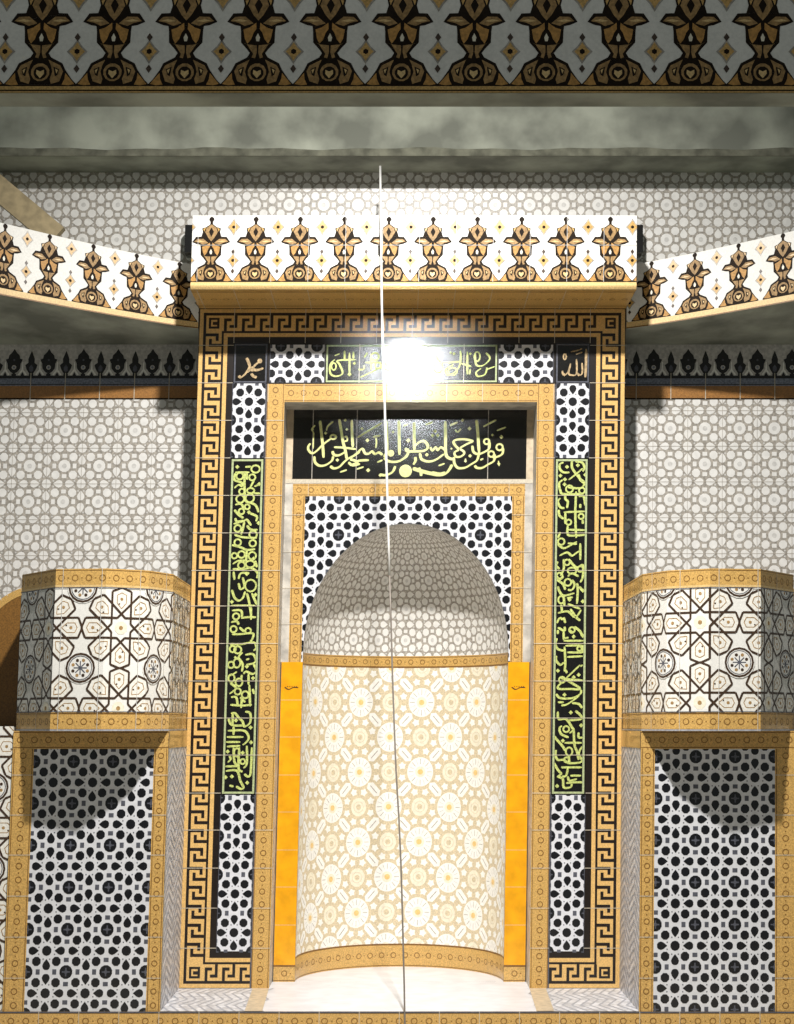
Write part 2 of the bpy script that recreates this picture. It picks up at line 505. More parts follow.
CANB = hr(329, 0)                      # underside of the canopies
WTOP = hr(168.5, YW)
hb1 = hr(386, YW); hb2 = hr(399.5, YW); hb0 = hr(349, YW)
TW, TWV = 36.6, 37.9
for s, nm, title in ((-1, 'wall_left', 'left'), (1, 'wall_right', 'right')):
    P = Pat()
    xa, xb = (-560, -XO) if s < 0 else (XO, 560)
    # phases read from the big discs of the wall
    ox, oy = (at(64.5, 466, YW)) if s < 0 else at(670, 464, YW)
    lattice(P, xa, -200, xb, hb2, TW, TWV, ox, oy, dark=False)
    grid(P, [ox + TW * (i + .5) for i in range(-13, 14)], [oy + TWV * (j + .5) for j in range(-8, 6)], xa, -200, xb, hb2, .35, 6, 'line2')
    P.build(nm, rectp(xa, -200, xb, hb2), plane(YW))
    struct(bpy.data.objects[nm], 'grey and white lattice tiled wall on the %s of the niche frame' % title)
    boxes('masonry_core', [(min(xa, xb), max(xa, xb), YW + .5, YW + 60, FLOOR, WTOP + 60)], 'masonry', bpy.data.objects[nm])
    # dark crest border and brown band under the canopy
    P = Pat()
    P.rect(xa, hb2, xb, CANB + 30, 'crestbg', 1)
    P.rect(xa, hb2, xb, hb1, 'brownt', 2)
    P.rect(xa, hb2, xb, hb2 + 1.5, 'dark', 3)
    P.rect(xa, hb1, xb, hb1 + 8, 'crestblue', 2)
    P.rect(xa, hb1 + 1.2, xb, hb1 + 2, 'crest', 3)
    P.rect(xa, hb1 + 8.0, xb, hb1 + 11, 'crest', 3)
    bx = at(688.2, 360, YW)[0] if s > 0 else at(49, 360, YW)[0]
    y0 = hb1 + 10.8
    for i in range(-12, 12):
        c = bx + i * TW
        hh = [(0, 29), (2.5, 25), (5.5, 22), (6.2, 18.5), (9, 17.5), (7, 13), (6.6, 8), (3.5, 4), (1.5, 3), (0, 0)]
        P.shape([(c + a, y0 + b) for a, b in mirror(hh)], 'crest', 3)
        P.disc(c, y0 + 9, 2.6, 'crestbg', 4, 7); P.disc(c, y0 + 9, 1.5, 'crestblue', 5, 6)
        P.disc(c, y0 + 17, 1.2, 'slate', 4, 6)
        c2 = c + TW / 2
        hh = [(0, 27), (2, 22), (3.4, 18), (3.2, 14), (6.5, 11.5), (5, 7), (2.5, 3), (0, 0)]
        P.shape([(c2 + a, y0 + b) for a, b in mirror(hh)], 'crest', 3)
        P.shape([(c2 + a, y0 + b) for a, b in mirror([(0, 12), (2.2, 9), (2, 5.5), (0, 4)])], 'slate', 4)
        for q in (-1, 1):
            mxx = c + q * TW / 4
            P.line([(mxx - 4, y0 + .8), (mxx, y0 + 6.5), (mxx + 4, y0 + .8)], 1.9, 'creamw', 5)
            P.seg((mxx, y0 + 6), (mxx, y0 + 15), 1.8, 'creamw', 6, .8)
            P.poly([(mxx - 2, y0), (mxx + 2, y0), (mxx, y0 + 4)], 'crest', 4)
        for q in (c, c2): P.rect(q - 2.4, y0, q + 2.4, y0 + 2.2, 'crest', 3)
        P.rect(c2 - .4, hb2, c2 + .4, y0 + 3, 'grout', 6)
    o = P.build('trim_1' if s < 0 else 'trim_2', rectp(xa, hb2, xb, CANB + 2), plane(YW - .1))
    struct(o, 'dark crest border over a brown tile band, %s of the frame' % title)

# strip of wall above the canopies
P = Pat()
hbk = CANB + 2
ox, oy = at(118, 205, YW)
lattice(P, -560, hbk, 560, WTOP + 4, TW, TWV, ox, oy, dark=False)
o = P.build('wall_back', rectp(-560, hbk, 560, WTOP + 4), plane(YW - .2))
struct(o, 'strip of grey lattice tile above the canopies')
boxes('masonry_core', [(-XO, XO, YW + .5, YW + 60, TOP, WTOP + 60)], 'masonry', o)

# plaster beam below the ceiling
YB = 18.0
BB = hr(156, YB)
o = boxes('ceiling_beam', [(-600, 600, YB, YW + 70, BB, BB + 260)], 'plaster')
struct(o, 'rough grey-green plaster beam above the tiled wall')
# trowelled lower edge, a little proud of the face
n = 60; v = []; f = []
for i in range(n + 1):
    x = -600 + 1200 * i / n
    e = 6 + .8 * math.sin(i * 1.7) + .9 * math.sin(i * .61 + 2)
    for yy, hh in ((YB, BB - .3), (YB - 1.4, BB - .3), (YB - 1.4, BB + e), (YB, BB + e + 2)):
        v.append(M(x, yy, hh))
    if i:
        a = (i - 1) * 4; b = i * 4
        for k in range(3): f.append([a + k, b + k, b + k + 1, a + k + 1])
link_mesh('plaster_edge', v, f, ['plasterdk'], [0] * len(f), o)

# ------------------------------------------------------------------ mihrab
MI = thing('mihrab', 'tall tiled prayer niche in the centre, framed by a black and gold key border', 'prayer niche', (0, 0, SILL))

OPX = 128.0                       # half width of the opening in the face
OPT = hr(402, 0)                  # its top
# masonry behind the face tiles
boxes('surround', [(-XO, -OPX - 1.2, .2, YW - .3, FLOOR, TOP), (OPX + 1.2, XO, .2, YW - .3, FLOOR, TOP),
                   (-OPX - 1.2, OPX + 1.2, .2, YW - .3, OPT + 1.2, TOP)], 'keyblack', MI)

def keyx(s): return s  # offsets from the outer edge
kb = 36.0
# side columns and lintel of the meander border
P = Pat()
for s in (-1, 1):
    x0, x1 = (-XO, -XO + kb) if s < 0 else (XO - kb, XO)
    P.rect(x0, SILL, x1, TOP, 'keyblack', 1)
P.rect(-XO, TOP - kb, XO, TOP, 'keyblack', 1)
for s in (-1, 1):
    P.rect(s * XO, SILL, s * (XO - 70), SILL + kb, 'keyblack', 1)
gl = .7
def frame_rule(off0, off1, inner_end):
    for s in (-1, 1):
        P.rect(s * (XO - off0), SILL + off0, s * (XO - off1), TOP - off0, 'keygold', 4)
        P.rect(s * (XO - off0), SILL + off0, s * inner_end, SILL + off1, 'keygold', 4)
    P.rect(-(XO - off0), TOP - off1, XO - off0, TOP - off0, 'keygold', 4)
frame_rule(gl, gl + 3.9, XO - 70)
frame_rule(25.6, 29.6, XO - 70)
for s in (-1, 1):
    xk = -XO + 7.4 if s < 0 else XO - 7.4 - 16
    ya, yb = SILL + 7.4, TOP - 7.4
    n = round((yb - ya - 0) / 18.75)
    pr = (yb - ya) / n
    P.rect(xk, ya, xk + 16, yb, 'keygold', 2)
    for i in range(1, n - 1):
        yt = yb - i * pr
        key_cell(P, lambda a, t, xk=xk, yt=yt: (xk + a, yt - t * pr))
    # corner squares
    for yc in (yb - 16, ya):
        P.rect(xk + 2.6, yc + 2.4, xk + 13.4, yc + 13.6, 'keyblack', 3)
        P.rect(xk + 4.9, yc + 4.7, xk + 11, yc + 11.4, 'keygold', 4)
        P.rect(xk + 6.6, yc + 6.2, xk + 11.2, yc + 9.4, 'keyblack', 5)
xs0, xs1 = -XO + 7.4 + 18, XO - 7.4 - 18
n = round((xs1 - xs0) / 18.4); pr = (xs1 - xs0) / n
P.rect(xs0 - 4, TOP - 7.4 - 16, xs1 + 4, TOP - 7.4, 'keygold', 2)
for i in range(n):
    key_cell(P, lambda a, t, i=i: (xs0 + (i + t) * pr, TOP - 7.4 - 16 + a))
for s in (-1, 1):
    xe0, xe1 = (xs0, -147) if s < 0 else (147, xs1)
    P.rect(xe0 - 4, SILL + 7.4, xe1 + 4 * (s > 0), SILL + 23.4, 'keygold', 2)
    for i in range(3):
        key_cell(P, lambda a, t, i=i: (xe0 + (i + t) * (xe1 - xe0) / 2.6, SILL + 7.4 + a))
    P.rect(s * 147, SILL, s * 146, SILL + kb, 'slate', 5)
rows = [hr(r, 0) for r in (345.5, 383, 420.5, 458, 495.5, 533, 570.5, 606, 643.5, 681, 718, 755, 793, 830, 868, 908, 948)]
for s in (-1, 1):
    grid(P, [], rows, s * XO if s < 0 else XO - kb, 0, -XO + kb if s < 0 else XO, 0, .6, 7)
grid(P, [-181 + 36.2 * i for i in range(11)], [], 0, TOP - kb, 0, TOP, .6, 7)
cells = [rectp(-XO, SILL, -XO + kb, TOP), rectp(XO - kb, SILL, XO, TOP), rectp(-XO + kb, TOP - kb, XO - kb, TOP),
         rectp(-XO + kb, SILL, -146, SILL + kb), rectp(146, SILL, XO - kb, SILL + kb)]
o = P.build('key_border', cells, plane(0), MI)
o['label'] = 'black and gold Greek key border'

# outer ochre border around the opening
P = Pat()
OB = 18.5
ringband(P, -OPX - OB, SILL, -OPX, OPT + OB, True)
ringband(P, OPX, SILL, OPX + OB, OPT + OB, True)
ringband(P, -OPX, OPT, OPX, OPT + OB, False)
for s in (-1, 1):
    P.rect(s * (OPX + OB), SILL, s * (OPX + OB - .8), OPT + OB, 'slate', 4)
grid(P, [], rows[2:], -OPX - OB, 0, OPX + OB, 0, .6, 7)
grid(P, [-181 + 36.2 * i for i in range(11)], [], 0, OPT, 0, OPT + OB, .6, 7)
P.build('ochre_border', [rectp(-OPX - OB, SILL, -OPX, OPT + OB), rectp(OPX, SILL, OPX + OB, OPT + OB), rectp(-OPX, OPT, OPX, OPT + OB)], plane(0), MI)

# the fillings of the strip between the two borders
SX0, SX1 = 147.0, 181.0
r_nm, r_a, r_b, r_c = hr(383.5, 0), hr(458, 0), hr(795, 0), hr(952.5, 0)
ST = TOP - kb
def zs(origin, k, pts):
    return [at(origin[0] + a / k, origin[1] + b / k, 0) for a, b in pts]

def lattice_part(x0, y0, x1, y1, ox, oy, yy, T=36.6, V=37.7, name='lattice_tiles', parent=MI):
    P = Pat()
    lattice(P, x0, y0, x1, y1, T, V, ox, oy, dark=True)
    P.rect(x0, y0, x0 + .6, y1, 'slate', 7); P.rect(x1 - .6, y0, x1, y1, 'slate', 7)
    return P.build(name, rectp(x0, y0, x1, y1), plane(yy), parent)

for s in (-1, 1):
    x0, x1 = (-SX1, -SX0) if s < 0 else (SX0, SX1)
    xc = (x0 + x1) / 2
    lattice_part(x0, r_a, x1, r_nm, xc - 18.3, hr(401.5 + 18.6, 0), 0)
    lattice_part(x0, r_c, x1, r_b, xc - 18.3, hr(932 - 18.8, 0), 0)
    lattice_part(min(s * 88, s * 144), r_nm + 1, max(s * 88, s * 144), ST - 1.5, s * 116 + (0 if s < 0 else 0) - 17, hr(364 + 18.6, 0), 0)

def lettering(panel, origin, strokes, rings, dots, k, wd, m, yy=0.0, layer=4, wmin=None):
    """trace of the writing: strokes, ring letters and dots, in enlarged photo coordinates"""
    P = Pat()
    def c(a, b):
        return at(origin[0] + a / k, origin[1] + b / k, yy)
    for st in strokes:
        pts = st; ww = wd
        if isinstance(st[0], (int, float)):
            ww = st[0]; pts = st[1:]
        P.pen([c(a, b) for a, b in pts], ww, m, layer, wmin)
    for r in rings:
        rx = r[2] / k; ry = (r[3] if len(r) > 3 else r[2]) / k
        cx, cy = c(r[0], r[1])
        P.ring(cx, cy, rx, wd * .72, m, layer + 1, 12, ry)
    for d in dots:
        cx, cy = c(d[0], d[1]); rr = (d[2] if len(d) > 2 else 26) / k
        P.disc(cx, cy, rr, m, layer + 2, 4 if len(d) < 4 else 14, rot=0 if len(d) < 4 else None)
    return P.p

def panel_black(name, x0, y0, x1, y1, yy, rule='rule', rw=2.0, parent=MI, gx=(), gy=()):
    P = Pat()
    P.rect(x0, y0, x1, y1, 'black', 1)
    if rule:
        P.rect(x0 + .8, y0 + .8, x0 + .8 + rw, y1 - .8, rule, 2); P.rect(x1 - .8 - rw, y0 + .8, x1 - .8, y1 - .8, rule, 2)
        P.rect(x0 + .8, y0 + .8, x1 - .8, y0 + .8 + rw, rule, 3); P.rect(x0 + .8, y1 - .8 - rw, x1 - .8, y1 - .8, rule, 3)
    grid(P, gx, gy, x0, y0, x1, y1, .55, 8)
    return P.build(name, rectp(x0, y0, x1, y1), plane(yy), parent)

def letters_mesh(polys, rect, yy, parent, label=None):
    P = Pat(); P.p = polys
    o = P.build('lettering', rect, plane(yy - .05), parent)
    if label: o['label'] = label
    return o

K = 12.04
left_script = [
 ((222, 455),
  [[(280, 145), (350, 140)], [(160, 210), (330, 210)], [(300, 220), (300, 300)], [(160, 220), (150, 300), (230, 330), (280, 380)],
   [(280, 200), (270, 330), (280, 560)], [(390, 300), (340, 390)], [(390, 380), (450, 355)], [(380, 460), (460, 465)],
   [(150, 400), (200, 360), (250, 380)], [(280, 560), (400, 600), (440, 690)], [(160, 600), (230, 590), (270, 660)],
   [(150, 660), (200, 720), (260, 760)], [(330, 700), (420, 740), (410, 800)], [(140, 830), (250, 800), (300, 780), (350, 850)],
   [(270, 800), (250, 900), (230, 960)], [(300, 850), (350, 900), (430, 900)], [(150, 960), (250, 990), (420, 1000)], [(160, 760), (180, 800), (260, 790)]],
  [(405, 170, 52, 46), (215, 255, 42), (365, 270, 38), (345, 430, 45, 32), (240, 440, 34), (335, 520, 52), (220, 530, 48), (305, 625, 30), (235, 680, 34), (190, 885, 42), (375, 960, 46)],
  [(325, 690), (185, 145), (450, 350), (440, 820)]),
 ((222, 540),
  [[(120, 60), (230, 90), (300, 120), (400, 110)], [(300, 120), (290, 260)], [(130, 290), (200, 250), (300, 250)], [(130, 350), (250, 350), (360, 340), (430, 400), (420, 460)],
   [(400, 250), (420, 330)], [(140, 380), (150, 480)], [(200, 470), (230, 400), (330, 400)], [(250, 450), (270, 560), (220, 600)], [(120, 600), (150, 690), (200, 730), (250, 700), (280, 620)],
   [(200, 520), (220, 600)], [(300, 640), (330, 760), (350, 900)], [(360, 640), (420, 780)], [(110, 790), (400, 790)], [(120, 850), (230, 850), (240, 940)], [(350, 800), (350, 960)],
   [(230, 940), (300, 930), (410, 930)], [(110, 990), (180, 980), (200, 1020)]],
  [(235, 175, 42), (365, 190, 46), (150, 190, 34), (235, 305, 42), (340, 290, 54, 42), (345, 550, 68, 72), (170, 920, 38), (190, 30, 40), (370, 40, 40)],
  [(380, 225), (120, 745), (405, 660), (300, 410)]),
 ((217, 625),
  [[(270, 30), (330, 80)], [(180, 110), (280, 110), (430, 100), (430, 160), (400, 200)], [(160, 230), (300, 230), (440, 210), (475, 270), (440, 310)], [(310, 330), (260, 390), (310, 470), (300, 560)],
   [(340, 360), (430, 350), (470, 420), (440, 460), (350, 480)], [(350, 420), (390, 405)], [(440, 470), (475, 550), (430, 590), (350, 560), (320, 590)], [(210, 380), (240, 410)], [(300, 600), (290, 660)],
   [(380, 590), (380, 720)], [(160, 700), (230, 760), (150, 830)], [(390, 720), (400, 980)], [(430, 770), (450, 830)], [(170, 870), (230, 870), (250, 960)], [(160, 960), (300, 970), (420, 960)],
   [(300, 880), (290, 1000)], [(280, 870), (340, 930)], [(240, 560), (200, 590), (150, 610)]],
  [(200, 50, 38), (375, 70, 34), (190, 290, 38), (250, 300, 44), (170, 480, 38), (240, 460, 42, 54), (175, 640, 38, 46), (265, 690, 42, 46), (340, 840, 42), (250, 800, 38)],
  [(435, 640), (180, 240), (360, 500)]),
 ((212, 710),
  [[(230, 40), (280, 40), (320, 90), (370, 140), (390, 200), (460, 150), (460, 40), (400, 20)], [(200, 100), (240, 180), (400, 185)], [(190, 250), (370, 245), (430, 290), (440, 350), (400, 400), (370, 420)],
   [(180, 325), (380, 325)], [(170, 385), (340, 385)], [(180, 440), (340, 430)], [(260, 450), (270, 620), (320, 680)], [(330, 450), (320, 700), (370, 740)], [(420, 430), (420, 640), (380, 700)],
   [(480, 450), (465, 760), (430, 800), (390, 770)], [(160, 680), (320, 675)], [(165, 735), (300, 730), (340, 850), (380, 930), (350, 950), (290, 920)], [(210, 910), (260, 920)], [(190, 630), (225, 590), (210, 550)],
   [(250, 40), (250, 180)], [(260, 200), (260, 300)]],
  [(300, 510, 34, 50), (370, 620, 30)],
  [(165, 810), (240, 800), (425, 875), (290, 125), (465, 210), (470, 390), (370, 515), (190, 500)]),
]
right_script = [
 ((547, 455),
  [[(200, 90), (155, 110), (155, 170), (200, 210), (270, 210)], [(300, 70), (300, 150), (350, 230), (400, 290), (450, 340), (400, 400), (250, 390)], [(430, 160), (350, 230), (260, 300)],
   [(340, 80), (420, 90), (450, 150), (430, 200)], [(190, 300), (145, 340), (160, 430), (200, 470), (440, 470)], [(220, 470), (220, 530), (250, 560), (240, 640)], [(160, 520), (130, 560), (160, 630), (210, 640)],
   [(350, 440), (340, 700), (350, 1000)], [(200, 690), (460, 680)], [(140, 660), (150, 730), (200, 770)], [(220, 690), (220, 830)], [(250, 850), (250, 960), (350, 970), (460, 960)],
   [(380, 500), (440, 500), (460, 610)], [(400, 590), (400, 640)], [(430, 780), (430, 830)], [(250, 900), (460, 905)], [(130, 1000), (160, 930)], [(380, 230), (400, 300), (450, 340)]],
  [(270, 410, 44), (260, 810, 32), (410, 740, 32), (420, 430, 36)],
  [(160, 250), (460, 240), (215, 295), (240, 145), (210, 355), (370, 125)]),
 ((547, 540),
  [[(130, 50), (200, 100), (290, 60), (360, 20)], [(250, 40), (360, 50)], [(400, 40), (400, 240)], [(150, 190), (240, 150), (300, 190), (360, 150), (400, 130)], [(130, 260), (110, 310), (150, 350)],
   [(200, 230), (200, 350), (160, 430)], [(260, 230), (350, 330), (430, 300), (430, 440), (400, 510)], [(110, 430), (150, 480), (200, 440)], [(250, 440), (300, 400), (380, 440)],
   [(120, 480), (190, 530), (220, 600)], [(300, 480), (330, 540), (300, 600), (250, 600)], [(130, 560), (150, 620), (200, 670), (330, 640)], [(360, 520), (370, 600), (360, 770)], [(390, 560), (430, 620)],
   [(200, 670), (210, 800)], [(240, 700), (310, 690)], [(170, 780), (180, 860)], [(130, 880), (250, 860), (340, 930), (410, 840)], [(250, 770), (400, 830)], [(280, 830), (350, 930), (400, 970)],
   [(120, 1000), (150, 940), (190, 960)], [(200, 930), (220, 1000)]],
  [(240, 270, 34), (300, 370, 54, 38), (400, 350, 34), (250, 510, 42), (170, 720, 36, 46), (150, 430, 36), (170, 20, 40)],
  [(430, 740), (430, 610), (270, 720)]),
 ((547, 625),
  [[(130, 30), (210, 70), (210, 20)], [(200, 80), (200, 180)], [(130, 60), (130, 110)], [(120, 160), (100, 230), (130, 290), (200, 310)], [(200, 190), (440, 190)],
   [(220, 250), (420, 250), (430, 310), (410, 330), (240, 330)], [(210, 260), (220, 450), (210, 560)], [(240, 385), (430, 375)], [(110, 370), (110, 430), (160, 480), (200, 450)], [(400, 480), (230, 640)],
   [(220, 540), (240, 580)], [(430, 480), (400, 500)], [(160, 620), (210, 650), (430, 665)], [(210, 650), (300, 700), (400, 770), (270, 770), (150, 770), (130, 740), (180, 690)],
   [(110, 830), (160, 880), (300, 880), (400, 830), (410, 780)], [(390, 850), (250, 950), (170, 970)], [(130, 930), (200, 930)], [(300, 940), (380, 950), (420, 1000)], [(330, 20), (400, 80), (420, 130)], [(200, 165), (260, 150)]],
  [(390, 285, 28), (300, 60, 34), (180, 660, 36)],
  [(130, 550), (320, 140), (285, 80), (320, 630), (380, 600), (430, 130), (210, 840)]),
 ((547, 710),
  [[(130, 20), (140, 110), (230, 110), (300, 210), (320, 250), (330, 420), (360, 500), (380, 600)], [(340, 10), (400, 60), (410, 110), (240, 125)], [(180, 190), (150, 220), (170, 290), (260, 330)],
   [(270, 280), (320, 240)], [(60, 290), (130, 370), (190, 440), (220, 490)], [(210, 395), (420, 395)], [(380, 270), (380, 330), (430, 330)], [(420, 440), (380, 530), (420, 620), (270, 640), (200, 600), (130, 600), (100, 540), (110, 480)],
   [(260, 550), (270, 650)], [(80, 630), (130, 720), (170, 770), (130, 800), (190, 830), (200, 930), (280, 930), (300, 890)], [(170, 690), (250, 690), (420, 690)], [(250, 700), (230, 790), (180, 800)],
   [(250, 800), (270, 850), (360, 830)], [(280, 790), (410, 790)], [(230, 880), (330, 870), (430, 870)]],
  [(230, 230, 36), (265, 500, 40, 50), (235, 600, 30)],
  [(190, 370), (410, 185), (120, 915), (285, 30)]),
]
for s, data in ((-1, left_script), (1, right_script)):
    x0, x1 = (-SX1 + .5, -SX0) if s < 0 else (SX0, SX1 - .5)
    pb = panel_black('calligraphy_panel', x0, r_b + .5, x1, r_a - .5, 0, gy=rows[4:12])
    polys = []
    for org, st, rg, dt in data:
        polys += lettering(pb, org, st, rg, dt, K, 2.5, 'script2', wmin=1.5)
    letters_mesh(polys, rectp(x0 + 3, r_b + 3, x1 - 3, r_a - 3), 0, pb)

# name tiles in the two top corners
for s in (-1, 1):
    x0, x1 = (-SX1, -SX0 + 1) if s < 0 else (SX0 - 1, SX1)
    P = panel_black('name_tile', x0, r_nm, x1, ST, 0, rule='slate', rw=1.6)
    if s < 0:
        q = lettering(P, (228, 342), [[3, (335, 290), (370, 360), (390, 450), (340, 540), (290, 600), (230, 640), (195, 610)], [3.4, (575, 350), (500, 410), (430, 480), (350, 550)],
                                      [3.4, (640, 475), (520, 510), (410, 480)], [3, (420, 570), (460, 620), (520, 640)]], [(440, 490, 34)], [(575, 345, 45, 1)], 18.05, 2.2, 'scripttan')
    else:
        q = lettering(P, (552, 342), [[2.8, (615, 130), (612, 400), (600, 640)], [(540, 380), (545, 560), (490, 600), (450, 560)], [(440, 310), (442, 570), (350, 600), (300, 560), (335, 400)],
                                      [(335, 390), (290, 540), (225, 600), (190, 560), (190, 520)], [(340, 180), (480, 150), (540, 120)], [(430, 225), (550, 185)]], [(230, 270, 26, 52)], [(225, 595, 30), (480, 595, 30)], 18.05, 2.0, 'scripttan')
    letters_mesh(q, rectp(x0, r_nm, x1, ST), 0, P)

# verse tiles on the lintel
for s in (-1, 1):
    x0, x1 = (-87.5, -.2) if s < 0 else (.2, 87.5)
    P = panel_black('verse_panel', x0, r_nm + .5, x1, ST - 1, 0, rw=1.7, gx=[-53 if s < 0 else 53, -17 if s < 0 else 17])
    if s < 0:
        q = lettering(P, (322, 342), [[(130, 180), (85, 230), (85, 320), (140, 350), (210, 320), (180, 230), (160, 190), (340, 180)], [(230, 90), (230, 190)], [(280, 110), (280, 330)], [(320, 100), (320, 170)],
                                      [(180, 120), (130, 140)], [(370, 280), (420, 280), (430, 240)], [(390, 360), (520, 300), (600, 260), (700, 310)], [(440, 210), (600, 210)], [(500, 120), (500, 280)],
                                      [(620, 170), (680, 280)], [(460, 110), (430, 160)]], [(120, 250, 24, 38), (540, 150, 40), (570, 240, 32)], [(280, 330, 22), (330, 220, 16)], 10.18, 2.1, 'script2')
    else:
        q = lettering(P, (428, 342), [[(90, 150), (140, 210), (330, 200)], [(330, 90), (330, 200), (300, 280), (210, 340), (180, 280), (260, 230)], [(400, 100), (400, 330)],
                                      [(480, 110), (490, 230), (560, 240), (630, 170), (590, 110)], [(600, 280), (680, 250)], [(540, 270), (490, 310), (510, 350), (580, 330), (600, 260)],
                                      [(340, 220), (440, 250)], [(430, 280), (420, 330)]], [(105, 265, 46, 50), (250, 300, 46, 40), (500, 150, 30, 50)], [(265, 120, 16), (230, 110, 14), (430, 120, 16)], 10.18, 2.1, 'script2')
    letters_mesh(q, rectp(x0 + 2, r_nm + 2, x1 - 2, ST - 2), 0, P)

# reveals between the face and the inner recess
P = Pat()
def reveal_side(s):
    def mp(u, v, l): return (s * (OPX - l), u, v)
    return mp
for s in (-1, 1):
    P = Pat()
    P.rect(0, SILL, Y1, OPT, 'rev', 0)
    P.rect(0, SILL, 2.2, OPT, 'starw', 1)
    for i, r in enumerate(rows[2:]): P.rect(0, r - .3, Y1, r + .3, 'marbleline', 1)
    P.build('side_reveal', rectp(0, SILL, Y1, OPT), reveal_side(s), MI)
P = Pat()
P.rect(-OPX, 0, OPX, Y1, 'rev', 0)
P.build('top_reveal', rectp(-OPX, 0, OPX, Y1), lambda u, v, l: (u, v, OPT - l), MI)

# inscription panel
it, ib = OPT, hr(479, Y1)
P = Pat()
P.rect(-OPX, ib - 5, OPX, it, 'beige', 0)
P.rect(-121, ib, 121, it, 'black', 1)
P.rect(-OPX, ib - 4.2, OPX, ib - .4, 'grout', 2)
P.rect(-OPX, ib - 5, OPX, ib - 4.2, 'line', 2)
for gx in (312.5, 356.5, 488): 
    xx = at(gx, 450, Y1)[0]; P.rect(xx - .4, ib, xx + .4, it, 'line', 3)
o = P.build('inscription_panel', rectp(-OPX, ib - 5, OPX, it), plane(Y1), MI)
KK = 13.233
A = ((300, 408),
 [[3, (265, 170), (280, 300), (300, 480), (312, 660)], [2.6, (420, 400), (310, 480), (220, 570), (160, 600), (115, 560), (110, 510), (140, 470)], [1.2, (175, 540), (178, 400), (180, 330), (155, 285), (200, 230)],
  [1.3, (350, 300), (370, 240), (440, 180)], [3, (520, 150), (545, 300), (570, 450), (600, 560), (620, 680)], [3, (685, 160), (690, 350), (700, 520)], [2.4, (450, 520), (570, 525), (740, 545)],
  [3, (430, 570), (450, 620), (520, 625), (600, 580)], [2.8, (190, 640), (200, 720), (260, 765), (340, 755), (420, 700), (440, 640)], [3, (400, 770), (450, 800), (520, 780), (580, 720), (640, 670), (720, 630), (794, 580)],
  [2.8, (640, 720), (700, 760), (794, 740)], [1.6, (530, 850), (620, 820)], [1.6, (590, 440), (625, 430), (620, 380), (590, 385)]],
 [(440, 385, 40, 30)], [(600, 165, 22), (620, 285, 20), (495, 690, 26), (340, 335, 24), (165, 285, 22)])
B = ((350, 408),
 [[1.6, (100, 390), (250, 300), (420, 200)], [2.8, (0, 670), (90, 600), (160, 540), (200, 600), (250, 605), (290, 575), (330, 610), (380, 590), (430, 620)], [3, (0, 760), (70, 735), (110, 700), (250, 690)],
  [3, (0, 680), (70, 700), (110, 730)], [3, (480, 170), (485, 350), (490, 560), (470, 610), (450, 650)], [3, (645, 170), (650, 350), (655, 620)], [2.8, (450, 660), (500, 700), (570, 715), (660, 700), (730, 650), (770, 590), (760, 540)],
  [1.6, (345, 400), (350, 460), (340, 530)], [1.4, (310, 385), (400, 365)], [3.2, (390, 880), (470, 890), (560, 850), (600, 770)], [1.6, (90, 810), (180, 780)], [1.6, (360, 720), (430, 690)]],
 [], [(230, 430, 26), (240, 825, 30), (160, 275, 22), (540, 600, 46, 1), (735, 835, 88, 1), (570, 320, 18), (400, 890, 26)])
Cc = ((400, 408),
 [[3, (185, 190), (188, 350), (190, 560)], [2.8, (200, 500), (260, 450), (320, 440), (365, 490), (360, 540), (300, 570), (180, 575), (90, 570), (80, 530)], [2.8, (110, 590), (80, 650), (10, 690)],
  [2.8, (265, 600), (280, 670), (340, 705), (420, 705), (500, 670), (580, 610)], [2.4, (400, 520), (430, 565), (470, 520), (500, 560), (540, 520), (600, 560)], [3.2, (600, 180), (603, 400), (605, 600), (640, 660), (700, 680)],
  [3, (200, 650), (205, 700), (175, 750)], [4.4, (170, 800), (280, 835), (420, 870), (520, 885), (600, 870), (650, 820), (690, 750)], [3, (420, 850), (520, 870), (600, 850)], [3, (250, 790), (275, 850), (280, 900)], [1.5, (510, 765), (590, 735)],
  [1.3, (50, 235), (100, 220)], [1.5, (340, 220), (430, 190)], [1.5, (660, 230), (760, 190)]],
 [], [(430, 365, 24), (500, 365, 24), (465, 310, 24), (110, 430, 28), (355, 620, 26), (680, 540, 16)])
D = ((450, 408),
 [[2.6, (310, 440), (200, 415), (90, 420), (45, 450), (80, 510), (120, 545)], [2.6, (310, 440), (220, 480), (130, 530)], [2.4, (130, 540), (190, 590), (150, 640), (80, 645), (60, 590), (120, 555)],
  [2.8, (50, 650), (60, 740), (110, 795), (200, 790), (280, 745), (350, 700), (375, 640), (385, 590)], [3.2, (350, 160), (365, 300), (385, 600)], [2.8, (522, 450), (515, 540), (440, 590), (370, 610), (310, 580), (295, 500)],
  [2.8, (590, 610), (580, 700), (500, 750), (420, 795), (350, 790), (330, 760)], [2.8, (702, 530), (690, 610), (610, 650), (560, 650)], [1.4, (440, 250), (520, 205), (610, 160)], [1.4, (620, 300), (740, 255)],
  [1.5, (70, 290), (100, 320), (145, 275)], [1.6, (0, 235), (100, 190)], [1.5, (400, 690), (440, 670)], [1.4, (205, 670), (205, 720)], [1.4, (640, 700), (650, 770)]],
 [(485, 445, 38), (545, 610, 40), (655, 520, 44)], [(678, 385, 28), (560, 360, 20), (645, 740, 24), (258, 275, 28), (165, 165, 22), (265, 635, 26), (205, 705, 20)])
polys = []
for org, st, rg, dt in (A, B, Cc, D):
    polys += lettering(o, org, st, rg, dt, KK, 2.7, 'script', yy=Y1, wmin=1.8)
letters_mesh(polys, rectp(-OPX, ib - 1, OPX, it), Y1, o)

